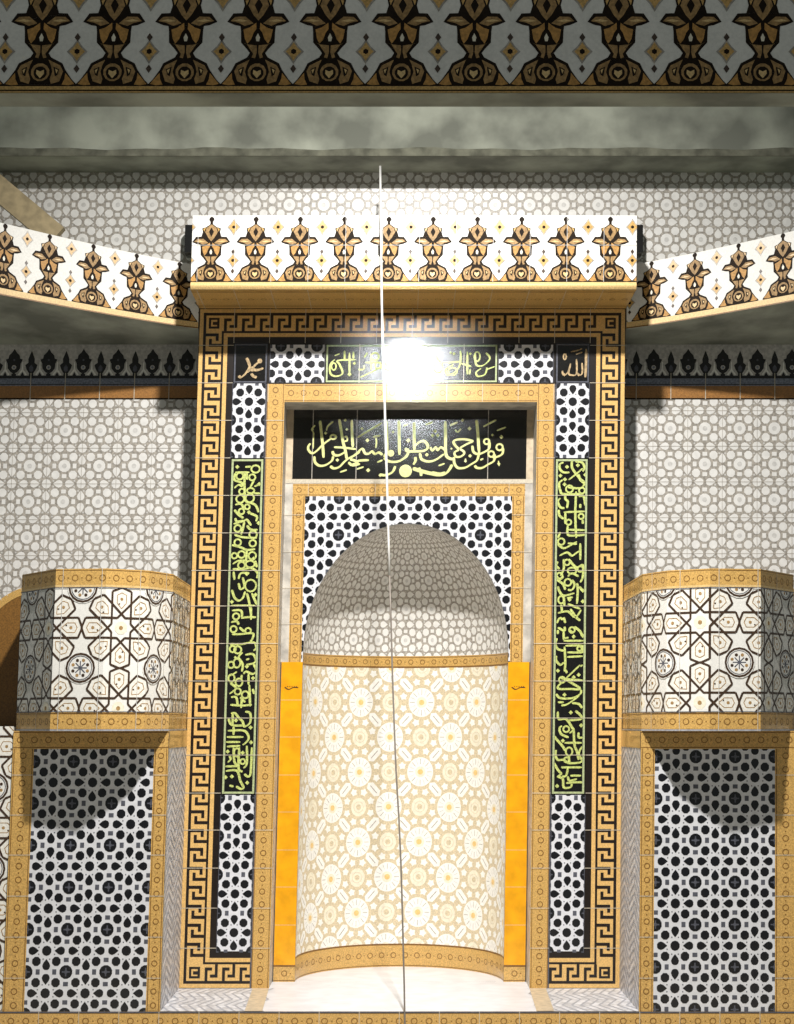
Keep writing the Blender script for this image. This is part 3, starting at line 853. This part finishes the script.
# inner ochre border, spandrels, arch
IXO, IB = 120.0, 13.0
IXI = IXO - IB
jt = hr(662, Y1)                       # where the amber jambs begin
at_ = ib - 5
P = Pat()
P.rect(-OPX, jt, OPX, at_, 'rev', 0)
ringband(P, -IXO, jt, -IXI, at_ - IB, True)
ringband(P, IXI, jt, IXO, at_ - IB, True)
ringband(P, -IXO, at_ - IB, IXO, at_, False)
irows = [hr(r, Y1) for r in (515, 552, 588, 624)]
grid(P, [-104 + 34.6 * i for i in range(7)], irows, -OPX, jt, OPX, at_, .5, 6)
P.build('inner_border', [rectp(-OPX, jt, -IXI, at_), rectp(IXI, jt, OPX, at_), rectp(-IXI, at_ - IB, IXI, at_)], plane(Y1), MI)

RN = 105.3
HS = hr(652, Y1)
BA = hr(523.5, Y1) - HS
def arch(x):
    t = min(1.0, abs(x) / RN)
    return HS + BA * math.sqrt(max(0.0, 1 - t * t))
cells = []
n = 72
xs = [-IXI + 2 * IXI * i / n for i in range(n + 1)] + [-RN, RN]
xs = sorted(set(xs) | {-RN * math.cos(math.radians(a)) for a in (4, 8, 12, 172, 176, 168)})
for a, b in zip(xs[:-1], xs[1:]):
    if b - a < 1e-4: continue
    ha = arch(a) if abs(a) < RN else HS; hb_ = arch(b) if abs(b) < RN else HS
    if a >= RN - 1e-6 or b <= -RN + 1e-6: ha = hb_ = jt
    cells.append([(a, ha), (b, hb_), (b, at_ - IB), (a, at_ - IB)])
P = Pat()
ox, oy = at(338.5, 535, Y1)
lattice(P, -IXI, HS - 12, IXI, at_ - IB, 36.6, 38.2, ox, oy, dark=True)
P.build('spandrel', cells, plane(Y1), MI)

# half dome
def dome(u, v, l):
    th = u / RN; ph = v / (BA * 1.25)
    r = RN - l
    return (r * math.cos(ph) * math.sin(th), Y1 + r * math.cos(ph) * math.cos(th), HS + (BA - l) * math.sin(ph))
P = Pat()
uw = RN * math.pi / 2; vw = BA * 1.25 * math.pi / 2
lattice(P, -uw, 0, uw, vw, uw * 2 / 11, vw / 6, 0, vw / 12, dark=False)
P.build('dome_lining', strips(-uw, 0, uw, vw, 7, 8), dome, MI)

# cylindrical lining: gold collar, cream rosettes, gold foot
def cyl(u, v, l):
    th = u / RN; r = RN - l
    return (r * math.sin(th), Y1 + r * math.cos(th), v)
YBK = Y1 + RN
c0, c1 = hr(668, YBK), HS
g0 = hr(943.5, YBK)
P = Pat(); ringband(P, -uw, c0, uw, c1, False, m='gold')
P.rect(-uw, c0, uw, c0 + 1.2, 'golddk', 3)
P.build('collar_band', strips(-uw, c0, uw, c1, 6), cyl, MI)
P = Pat()
ox, oy = 19.0, hr(702.5, YBK)
rosettes(P, -uw, g0, uw, c0, 67.8, 74.8, ox, oy)
P.build('niche_lining', strips(-uw, g0, uw, c0, 6), cyl, MI)
P = Pat(); ringband(P, -uw, SILL, uw, g0, False, m='gold')
P.rect(-uw, g0 - 1, uw, g0, 'golddk', 3)
P.build('foot_band', strips(-uw, SILL, uw, g0, 6), cyl, MI)

# amber jambs
for s in (-1, 1):
    P = Pat()
    x0, x1 = (-OPX + 1, -RN) if s < 0 else (RN, OPX - 1)
    jb = hr(965, Y1)
    P.rect(x0, jb, x1, jt, 'yellow', 1)
    for r in (700, 737, 775, 812, 850, 887, 925): P.rect(x0, hr(r, Y1) - .3, x1, hr(r, Y1) + .3, 'apricot', 2)
    xm = (x0 + x1) / 2; hm = hr(688, Y1)
    P.pen([(xm - 7, hm + 1), (xm - 3, hm - 1.4), (xm + 2, hm + .6), (xm + 7, hm + .4)], 1.1, 'strap', 3)
    for i in range(5): P.disc(xm - 4 + 2.3 * i, hm + 1.6, .55, 'strap', 4, 5)
    j = P.build('jamb', rectp(x0, jb, x1, jt), plane(Y1), MI)
    j['label'] = 'plain amber yellow tile strip'
    P = Pat(); ringband(P, x0, SILL, x1, jb, False, m='gold'); P.rect(x0, jb - 1, x1, jb, 'golddk', 3)
    P.build('jamb_base', rectp(x0, SILL, x1, jb), plane(Y1), j)

# sill: white slab in the middle, herringbone marble at both sides
P = Pat()
P.rect(-XO, YP, XO, YBK + 2, 'slab', 0)
for s in (-1, 1):
    x0, x1 = (-XO, -OPX - 9) if s < 0 else (OPX + 9, XO)
    P.rect(x0, YP, x1, 0, 'marble', 1)
    k = 0
    x = x0
    while x < x1 + 20:
        P.line([(x, YP), (x - 12, YP + 32), (x, YP + 65), (x - 12, YP + 98), (x, 0)], 2.2, 'marbleline', 2)
        x += 8.5
    P.poly([(s * (OPX - 4), YP), (s * (OPX + 12), YP), (s * (OPX + 16), 0), (s * OPX, 0)], 'beige', 3)
cells = [rectp(-216.3, YP, 216.3, 0), rectp(-OPX, 0, OPX, Y1)]
m_ = 24
for i in range(m_):
    a = -RN * math.cos(math.pi * i / m_); b = -RN * math.cos(math.pi * (i + 1) / m_)
    cells.append([(a, Y1), (b, Y1), (b, Y1 + math.sqrt(max(0, RN ** 2 - b * b)) + .01), (a, Y1 + math.sqrt(max(0, RN ** 2 - a * a)) + .01)])
o = P.build('sill', cells, lambda u, v, l: (u, v, SILL + l), MI)
o['label'] = 'white marble sill with grey herringbone ends'

# ------------------------------------------------------------------ cornice over the mihrab
YC = -74.0
CB, CT = TOP, hr(215.5, YC)
CO = thing('cornice', 'white and brown lily-patterned tile canopy block straight above the niche', 'cornice', (0, YC, CB))
CX = 217.0
boxes('block', [(-CX, CX, YC + .3, YW - 1, CB + .3, CT)], 'masonry', CO)
ml = hr(282, YC); mb = hr(290, YC)
P = Pat()
kc = (CT - ml) / 665.0
TL = 44.5 / (F / (DIST + YC)) * 1.018
lily_band(P, -CX, CX, ml, TL, kc, at(211, 250, YC)[0], CT - ml)
grid(P, [-CX + 6 + 36 * i for i in range(13)], [ml + (CT - ml) * .55], -CX, ml, CX, CT, .4, 7, 'pale2')
P.build('tile_band', rectp(-CX, ml, CX, CT), plane(YC), CO)
# rounded ochre moulding along the bottom edge
v, f = [], []
prof = [(0, ml)] + [(-2.2 * math.sin(a * math.pi / 8), ml + (CB - ml) * a / 8) for a in range(1, 8)] + [(0, CB)]
for x in (-CX, CX):
    for dy, hh in prof: v.append(M(x, YC + dy, hh))
k = len(prof)
for i in range(k - 1): f.append([i + 1, i + 1 + k, i + k, i])
link_mesh('moulding', v, f, ['goldhi'], [0] * len(f), CO, True)
P = Pat()
ringband(P, -CX, YC, CX, 0, False, m='gold', step=12.4)
P.rect(-CX, YC + 8, CX, YC + 9.5, 'golddk', 3); P.rect(-CX, -12, CX, -10.5, 'golddk', 3)
for i in range(13): P.rect(-CX + 6 + 36 * i - .3, YC, -CX + 6 + 36 * i + .3, 0, 'grout', 5)
P.build('soffit', rectp(-CX, YC, CX, 0), lambda u, v, l: (u, v, CB - l), CO)
for s in (-1, 1):
    P = Pat(); lily_band(P, YC, YW - 2, ml, TL, kc, YC + 20, CT - ml); P.rect(YC, CB, YW, ml, 'goldhi', 1)
    P.build('end_tiles', rectp(YC, CB, YW - 2, CT), (lambda u, v, l: (CX + l, u, v)) if s > 0 else (lambda u, v, l: (-CX - l, YC + YW - u, v)), CO)

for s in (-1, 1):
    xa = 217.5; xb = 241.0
    boxes('opening_shade', [(min(s * xa, s * xb), max(s * xa, s * xb), YW - 22, YW - 1, hr(258, YW), hr(231, YW))], 'black', CO)  # solid black block standing in for the darkness of an unlit wall opening

# ------------------------------------------------------------------ curved canopies at both sides
CANT = hr(266, 0)
def cany(ax):
    t = max(0.0, (abs(ax) - 217) / 180.0)
    return -2 - 62 * t ** 1.2
def canr(ax):
    return 17.0 * max(0.0, (abs(ax) - 217) / 180.0) ** 1.1
for s in (-1, 1):
    side = 'left' if s < 0 else 'right'
    T = thing('canopy', 'curved lily-tiled canopy beam running to the %s from the centre block' % side, 'canopy', (s * 300, cany(300), CANB), 'canopies beside the centre block')
    # arc length table
    N = 60; pts = [(217.6 + 320 * i / N) for i in range(N + 1)]
    arc = [0.0]
    for a, b in zip(pts[:-1], pts[1:]): arc.append(arc[-1] + math.hypot(b - a, cany(b) - cany(a)))
    def ev(u):
        u = max(0, min(arc[-1], u))
        for i in range(N):
            if u <= arc[i + 1]:
                t = (u - arc[i]) / (arc[i + 1] - arc[i]); return pts[i] + t * (pts[i + 1] - pts[i])
        return pts[-1]
    L = arc[-1]
    def mp(u, v, l, s=s):
        x = ev(u if s > 0 else L - u)
        return (s * x, cany(x) - l, v + canr(x) * (1 + .35 * (v - CANB) / (CANT - CANB)))
    gm = CANB + 6.5
    P = Pat()
    kk = (CANT - gm) / 650.0
    TT = 43.6
    a0 = at(137 if s < 0 else 694, 270, cany(270))[0]
    # arc position of that motif
    u0 = min(range(N + 1), key=lambda i: abs(pts[i] - abs(a0))); u0 = arc[u0] + (abs(a0) - pts[u0])
    ph = u0 if s > 0 else L - u0
    lily_band(P, 0, L, gm, TT, kk, ph, CANT - gm)
    P.build('tile_band', strips(0, gm, L, CANT, 6), mp, T)
    P = Pat(); P.rect(0, CANB, L, gm, 'goldhi', 1); P.rect(0, CANB, L, CANB + 1.2, 'golddk', 2)
    P.build('moulding', strips(0, CANB, L, gm, 6), mp, T)
    # plaster body: underside and top follow the curve back to the wall
    v, f = [], []
    for x in pts:
        for yy, hh in ((cany(x) + .4, CANB + .2), (YW - .6, CANB + .2), (YW - .6, CANT - .2), (cany(x) + .4, CANT - .2)):
            v.append(M(s * x, yy, hh + canr(x) * (1.35 if hh > CANB + 9 else (1 if yy < YW - 1 else 0))))
    for i in range(N):
        a, b = i * 4, i * 4 + 4
        for k2 in range(4):
            c2 = (k2 + 1) % 4
            f.append([a + k2, b + k2, b + c2, a + c2])
    f += [[0, 1, 2, 3], [N * 4 + 3, N * 4 + 2, N * 4 + 1, N * 4]]
    link_mesh('plaster_body', v, f, ['plaster'], [0] * len(f), T)

# ------------------------------------------------------------------ rounded bays and the panels under them
BX0, BX1 = 217.0, 356.0
BH1, BH0 = hr(568, -190), hr(731, -190)
BU1, BL1 = BH1 - 16.5, BH0 + 16.5
PR = 52.0
BXC, BHW = (BX0 + BX1) / 2 + 2, (BX1 - BX0) / 2 + 2
def bay_outline():
    # flat tile-wide facets
    return [(BX0 + .2, YW - .5), (BX0 + .2, YP), (BX0 + 17, YP - 36), (BX0 + 52, YP - 56), (BX0 + 98, YP - 51), (BX1 + 2, YP + 6), (BX1 + 2, YW - .5)]
for s in (-1, 1):
    side = 'left' if s < 0 else 'right'
    T = thing('rounded_bay', 'rounded bay of large eight-petal star tiles, %s of the niche' % side, 'tiled bay', (s * BXC, YP, BH0), 'rounded star-tiled bays')
    out = bay_outline()
    arc = [0.0]
    for a, b in zip(out[:-1], out[1:]): arc.append(arc[-1] + math.hypot(b[0] - a[0], b[1] - a[1]))
    L = arc[-1]
    def ev2(u):
        u = max(0, min(L, u))
        for i in range(len(out) - 1):
            if u <= arc[i + 1] + 1e-9:
                t = (u - arc[i]) / max(1e-9, arc[i + 1] - arc[i])
                a, b = out[i], out[i + 1]
                dx, dy = b[0] - a[0], b[1] - a[1]; l = math.hypot(dx, dy)
                return a[0] + t * dx, a[1] + t * dy, dy / l, -dx / l
        return (*out[-1], 1, 0)
    def mp(u, v, l, s=s):
        x, y, nx, ny = ev2(u if s > 0 else L - u)
        # outward side of the outline
        return (s * (x + nx * l), y + ny * l, v)
    # cells break exactly at the outline's corners
    cuts = sorted(arc if s > 0 else [L - a for a in arc])
    fine = []
    for a, b in zip(cuts[:-1], cuts[1:]):
        n2 = max(1, int((b - a) / 12)); fine += [a + (b - a) * i / n2 for i in range(n2)]
    fine.append(cuts[-1])
    def cc(y0, y1): return [rectp(a, y0, b, y1) for a, b in zip(fine[:-1], fine[1:]) if b - a > 1e-4]
    cen = (arc[1] + arc[-2]) / 2 + (-28 if s > 0 else -34)
    u_c = cen if s > 0 else L - cen
    P = Pat(); starweb(P, 0, BL1, L, BU1, 71.5, u_c, hr(627.5 if s < 0 else 622, -186))
    P.rect(0, BL1, L, BL1 + .8, 'slate', 7); P.rect(0, BU1 - .8, L, BU1, 'slate', 7)
    for q in range(-4, 5): P.rect(u_c + 35.75 * q + 17 - .25, BL1, u_c + 35.75 * q + 17 + .25, BU1, 'pale2', 7)
    P.build('star_tiles', cc(BL1, BU1), mp, T)
    P = Pat(); ringband(P, 0, BU1, L, BH1, False); P.rect(0, BU1, L, BU1 + 2, 'goldhi', 3)
    for q in range(-8, 9): P.rect(u_c + 35.75 * q + 17 - .3, BU1, u_c + 35.75 * q + 17 + .3, BH1, 'grout', 5)
    P.build('upper_border', cc(BU1, BH1), mp, T)
    P = Pat(); ringband(P, 0, BH0, L, BL1, False); P.rect(0, BH0, L, BH0 + 1.4, 'ash', 3)
    for q in range(-8, 9): P.rect(u_c + 35.75 * q + 17 - .3, BH0, u_c + 35.75 * q + 17 + .3, BL1, 'grout', 5)
    P.build('lower_border', cc(BH0, BL1), mp, T)
    # solid core: top and underside
    v, f = [], []
    for x, y in out:
        v.append(M(s * x, y + .35, BH0 + .15)); v.append(M(s * x, y + .35, BH1 - .1))
    n2 = len(out)
    f.append([2 * i for i in range(n2)]); f.append([2 * i + 1 for i in range(n2)][::-1])
    f += [[2 * i, 2 * i + 1, (2 * i + 3) % (2 * n2), (2 * i + 2) % (2 * n2)] for i in range(n2)]
    link_mesh('core', v, f, ['masonry'], [0] * len(f), T)

    # panel under the bay
    x0, x1 = s * 216.5, s * 359.0
    xa, xb = min(x0, x1), max(x0, x1)
    pt_, pb_ = BH0 - .2, hr(1012.5, YP)
    pt_ = BH0 - .1
    T = thing('lattice_panel', 'upright panel of black and white lattice tiles in an ochre frame, %s of the sill' % side, 'tiled panel', (s * 290, YP, pb_), 'framed lattice panels under the bays')
    bw = 15.0
    wa, wb = (19.5, 13.0) if s < 0 else (13.0, 19.5)
    P = Pat()
    ringband(P, xa, pb_, xa + wa, pt_ - bw - 1.5, True); ringband(P, xb - wb, pb_, xb, pt_ - bw - 1.5, True)
    ringband(P, xa, pt_ - bw - 1.5, xb, pt_, False)
    for r in (775, 815, 855, 896, 937, 978): P.rect(xa, hr(r, YP) - .3, xb, hr(r, YP) + .3, 'grout', 5)
    P.build('ochre_frame', [rectp(xa, pb_, xa + wa, pt_ - bw - 1.5), rectp(xb - wb, pb_, xb, pt_ - bw - 1.5), rectp(xa, pt_ - bw - 1.5, xb, pt_)], plane(YP), T)
    P = Pat()
    ox, oy = at(67.5, 929.5, YP) if s < 0 else at(695, 924.5, YP)
    lattice(P, xa + wa, pb_, xb - wb, pt_ - bw - 1.5, 36.1, 37.9, ox, oy, dark=True)
    P.build('lattice_tiles', rectp(xa + wa, pb_, xb - wb, pt_ - bw - 1.5), plane(YP), T)
    boxes('backing', [(max(xa, -XO * 9) if s < 0 else 217.3, -217.3 if s < 0 else xb, YP + .2, YW - 1, FLOOR, BH0 - .3)], 'masonry', T)
    # marble reveal facing the sill
    P = Pat()
    P.rect(YP, SILL, 0, BH0, 'marble', 0)
    P.rect(YP, BH0 - 16, 0, BH0, 'gold', 1)
    P.rect(YP, SILL, YP + 8, BH0, 'rev', 1)
    v0 = SILL - 30
    while v0 < BH0:
        P.line([(YP, v0), (YP + 32, v0 + 14), (YP + 65, v0), (YP + 98, v0 + 14), (0, v0)], 2.4, 'marbleline', 2)
        v0 += 8.5
    P.rect(YP, BH0 - 16, 0, BH0, 'gold', 3)
    o = P.build('marble_reveal', rectp(YP, SILL, 0, BH0 - .2), (lambda u, v, l, s=s: (s * (216.4 - l), u if s < 0 else YP - u, v)), T)

    # wall beyond the panel: star tiles, and the pier with the arched ochre rim
    P = Pat()
    xw0, xw1 = (-560, -359.5) if s < 0 else (359.5, 560)
    starweb(P, xw0, pb_, xw1, BH0 + 4, 71.5, s * 411.0, hr(828, YP), 74.0)
    o = P.build('wall_left_low' if s < 0 else 'wall_right_low', rectp(xw0, pb_, xw1, BH0 + 4), plane(YP + 2))
    struct(o, 'star tiled wall beyond the %s panel' % side)
    boxes('masonry_core', [(xw0, xw1, YP + 2.3, YW - 1, FLOOR, BH0 + 3.5)], 'masonry', o)
    # pier: quarter-round head
    T = thing('side_pier', 'brown-tiled pier with a quarter-round ochre rim beyond the %s bay' % side, 'pier', (s * 395, YP, BH0), 'quarter-round piers')
    v = []; f = []; n3 = 14
    R_ = 62.0
    prof = [(361.0, BH0 + 4)] + [(361 + R_ * math.sin(math.pi / 2 * i / n3), (BH1 - 4 - R_) + R_ * math.cos(math.pi / 2 * i / n3)) for i in range(n3 + 1)] + [(361 + R_, BH0 + 4)]
    for yy in (YP + 108, YW - 1):
        v += [M(s * a, yy, b) for a, b in prof]
    n4 = len(prof)
    f = [list(range(n4)), list(range(n4, 2 * n4))[::-1]] + [[i, (i + 1) % n4, (i + 1) % n4 + n4, i + n4] for i in range(n4)]
    link_mesh('pier_body', v, f, ['golddk'], [0] * len(f), T)
    P = Pat()
    rim = prof[1:-1]
    for a, b in zip(rim[:-1], rim[1:]): P.seg((s * a[0], a[1]), (s * b[0], b[1]), 7, 'gold', 1)
    P.build('rim', rectp(-600, -100, 600, 300), plane(YP + 107.8), T)

# ochre skirting under sill and panels
P = Pat()
sk = SILL
ringband(P, -560, sk - 17, 560, sk, False, step=13.4)
P.rect(-560, sk - 1.2, 560, sk, 'slate', 4)
for i in range(-16, 17): P.rect(i * 36.2 - .3, sk - 17, i * 36.2 + .3, sk, 'grout', 5)
P.rect(-560, FLOOR, 560, sk - 17, 'beige', 1)
o = P.build('baseboard_front', rectp(-560, FLOOR, 560, sk), plane(YP - .6))
struct(o, 'ochre ring-patterned skirting under the sill')
boxes('step_core', [(-560, 560, YP - .4, YP + 40, FLOOR, sk - .3)], 'masonry', o)

# ------------------------------------------------------------------ gallery beam close to the camera
YG = -690.0
GB = hr(93, YG); GM = hr(86.5, YG)
T = thing('gallery_beam', 'broad unlit lily-tiled gallery beam across the very top', 'beam', (0, YG, GB))
boxes('beam_body', [(-420, 420, YG + .3, YG + 22, GB, GB + 130)], 'plaster', T)
P = Pat()
TG = 72.3 / (F / (DIST + YG)) * 1.03
kg = TG / 440.0 * 1.02
lily_band(P, -420, 420, GM, TG, kg, at(113, 60, YG)[0], 655 * kg + 2)
P.rect(-420, GM + 655 * kg + 2, 420, GB + 130, 'crestbg', 1)
P.build('tile_band', rectp(-420, GM, 420, GB + 130), plane(YG), T)
P = Pat(); P.rect(-420, GB, 420, GM, 'gold', 1); P.rect(-420, GB + 1, 420, GB + 1.8, 'dark', 2)
P.build('moulding', rectp(-420, GB, 420, GM), plane(YG - .4), T)

# ------------------------------------------------------------------ cable and sloping board
def tube(name, pts, r, m, parent=None):
    n = 8; v = []; f = []
    for i, p in enumerate(pts):
        for k in range(n):
            a = 2 * math.pi * k / n
            v.append(M(p[0] + r * math.cos(a), p[1] + r * math.sin(a), p[2]))
        if i:
            for k in range(n):
                f.append([(i - 1) * n + k, (i - 1) * n + (k + 1) % n, i * n + (k + 1) % n, i * n + k])
    f.append(list(range(n))[::-1]); f.append([len(pts) * n - n + k for k in range(n)])
    return link_mesh(name, v, f, [m], [0] * len(f), parent, True)
def cpt(px, row, y):
    x, h = at(px, row, y); return (x, y, h)
cb_pts = [cpt(380.2, 166, 10), cpt(380.5, 190, -60), cpt(380.8, 215, -84), cpt(381.3, 260, -84), cpt(381.7, 300, -86), cpt(383, 350, -92), cpt(384.6, 400, -96), cpt(386, 450, -100), cpt(387.5, 500, -104),
          cpt(388.6, 540, -106), cpt(389.6, 575, -108)]
cb2 = [cb_pts[-1], cpt(391, 620, -110), cpt(392.3, 670, -114), cpt(394, 720, -118), cpt(396, 770, -122), cpt(399, 820, -126), cpt(401.2, 870, -130), cpt(402.8, 930, -133), cpt(404.2, 985, -136), cpt(405, 1030, -138)]
cb2.append((cb2[-1][0], -138, FLOOR + 1))
T = thing('hanging_cable', 'thin cable hanging from the plaster beam down in front of the niche', 'cable', cb_pts[0])
tube('white_length', cb_pts, 1.15, 'cablew', T)
tube('grey_length', cb2, .8, 'cableg', T)

a = at(-30, 164, 10); b = at(56, 236, 10)
dx, dy = b[0] - a[0], b[1] - a[1]; l = math.hypot(dx, dy); nx, ny = -dy / l * 8, dx / l * 8
v = [M(a[0] + nx * q, yy, a[1] + ny * q) for yy in (10, 20) for q in (-1.5, 1.5)] + [M(b[0] + nx * q, yy, b[1] + ny * q) for yy in (10, 20) for q in (-1.5, 1.5)]
f = [[0, 1, 5, 4], [2, 6, 7, 3], [0, 4, 6, 2], [1, 3, 7, 5], [0, 2, 3, 1], [4, 5, 7, 6]]
o = link_mesh('sloping_board', v, f, ['wood'], [0] * 6)
tag(o, 'tan sloping board rising to the upper left behind the left canopy', 'board')
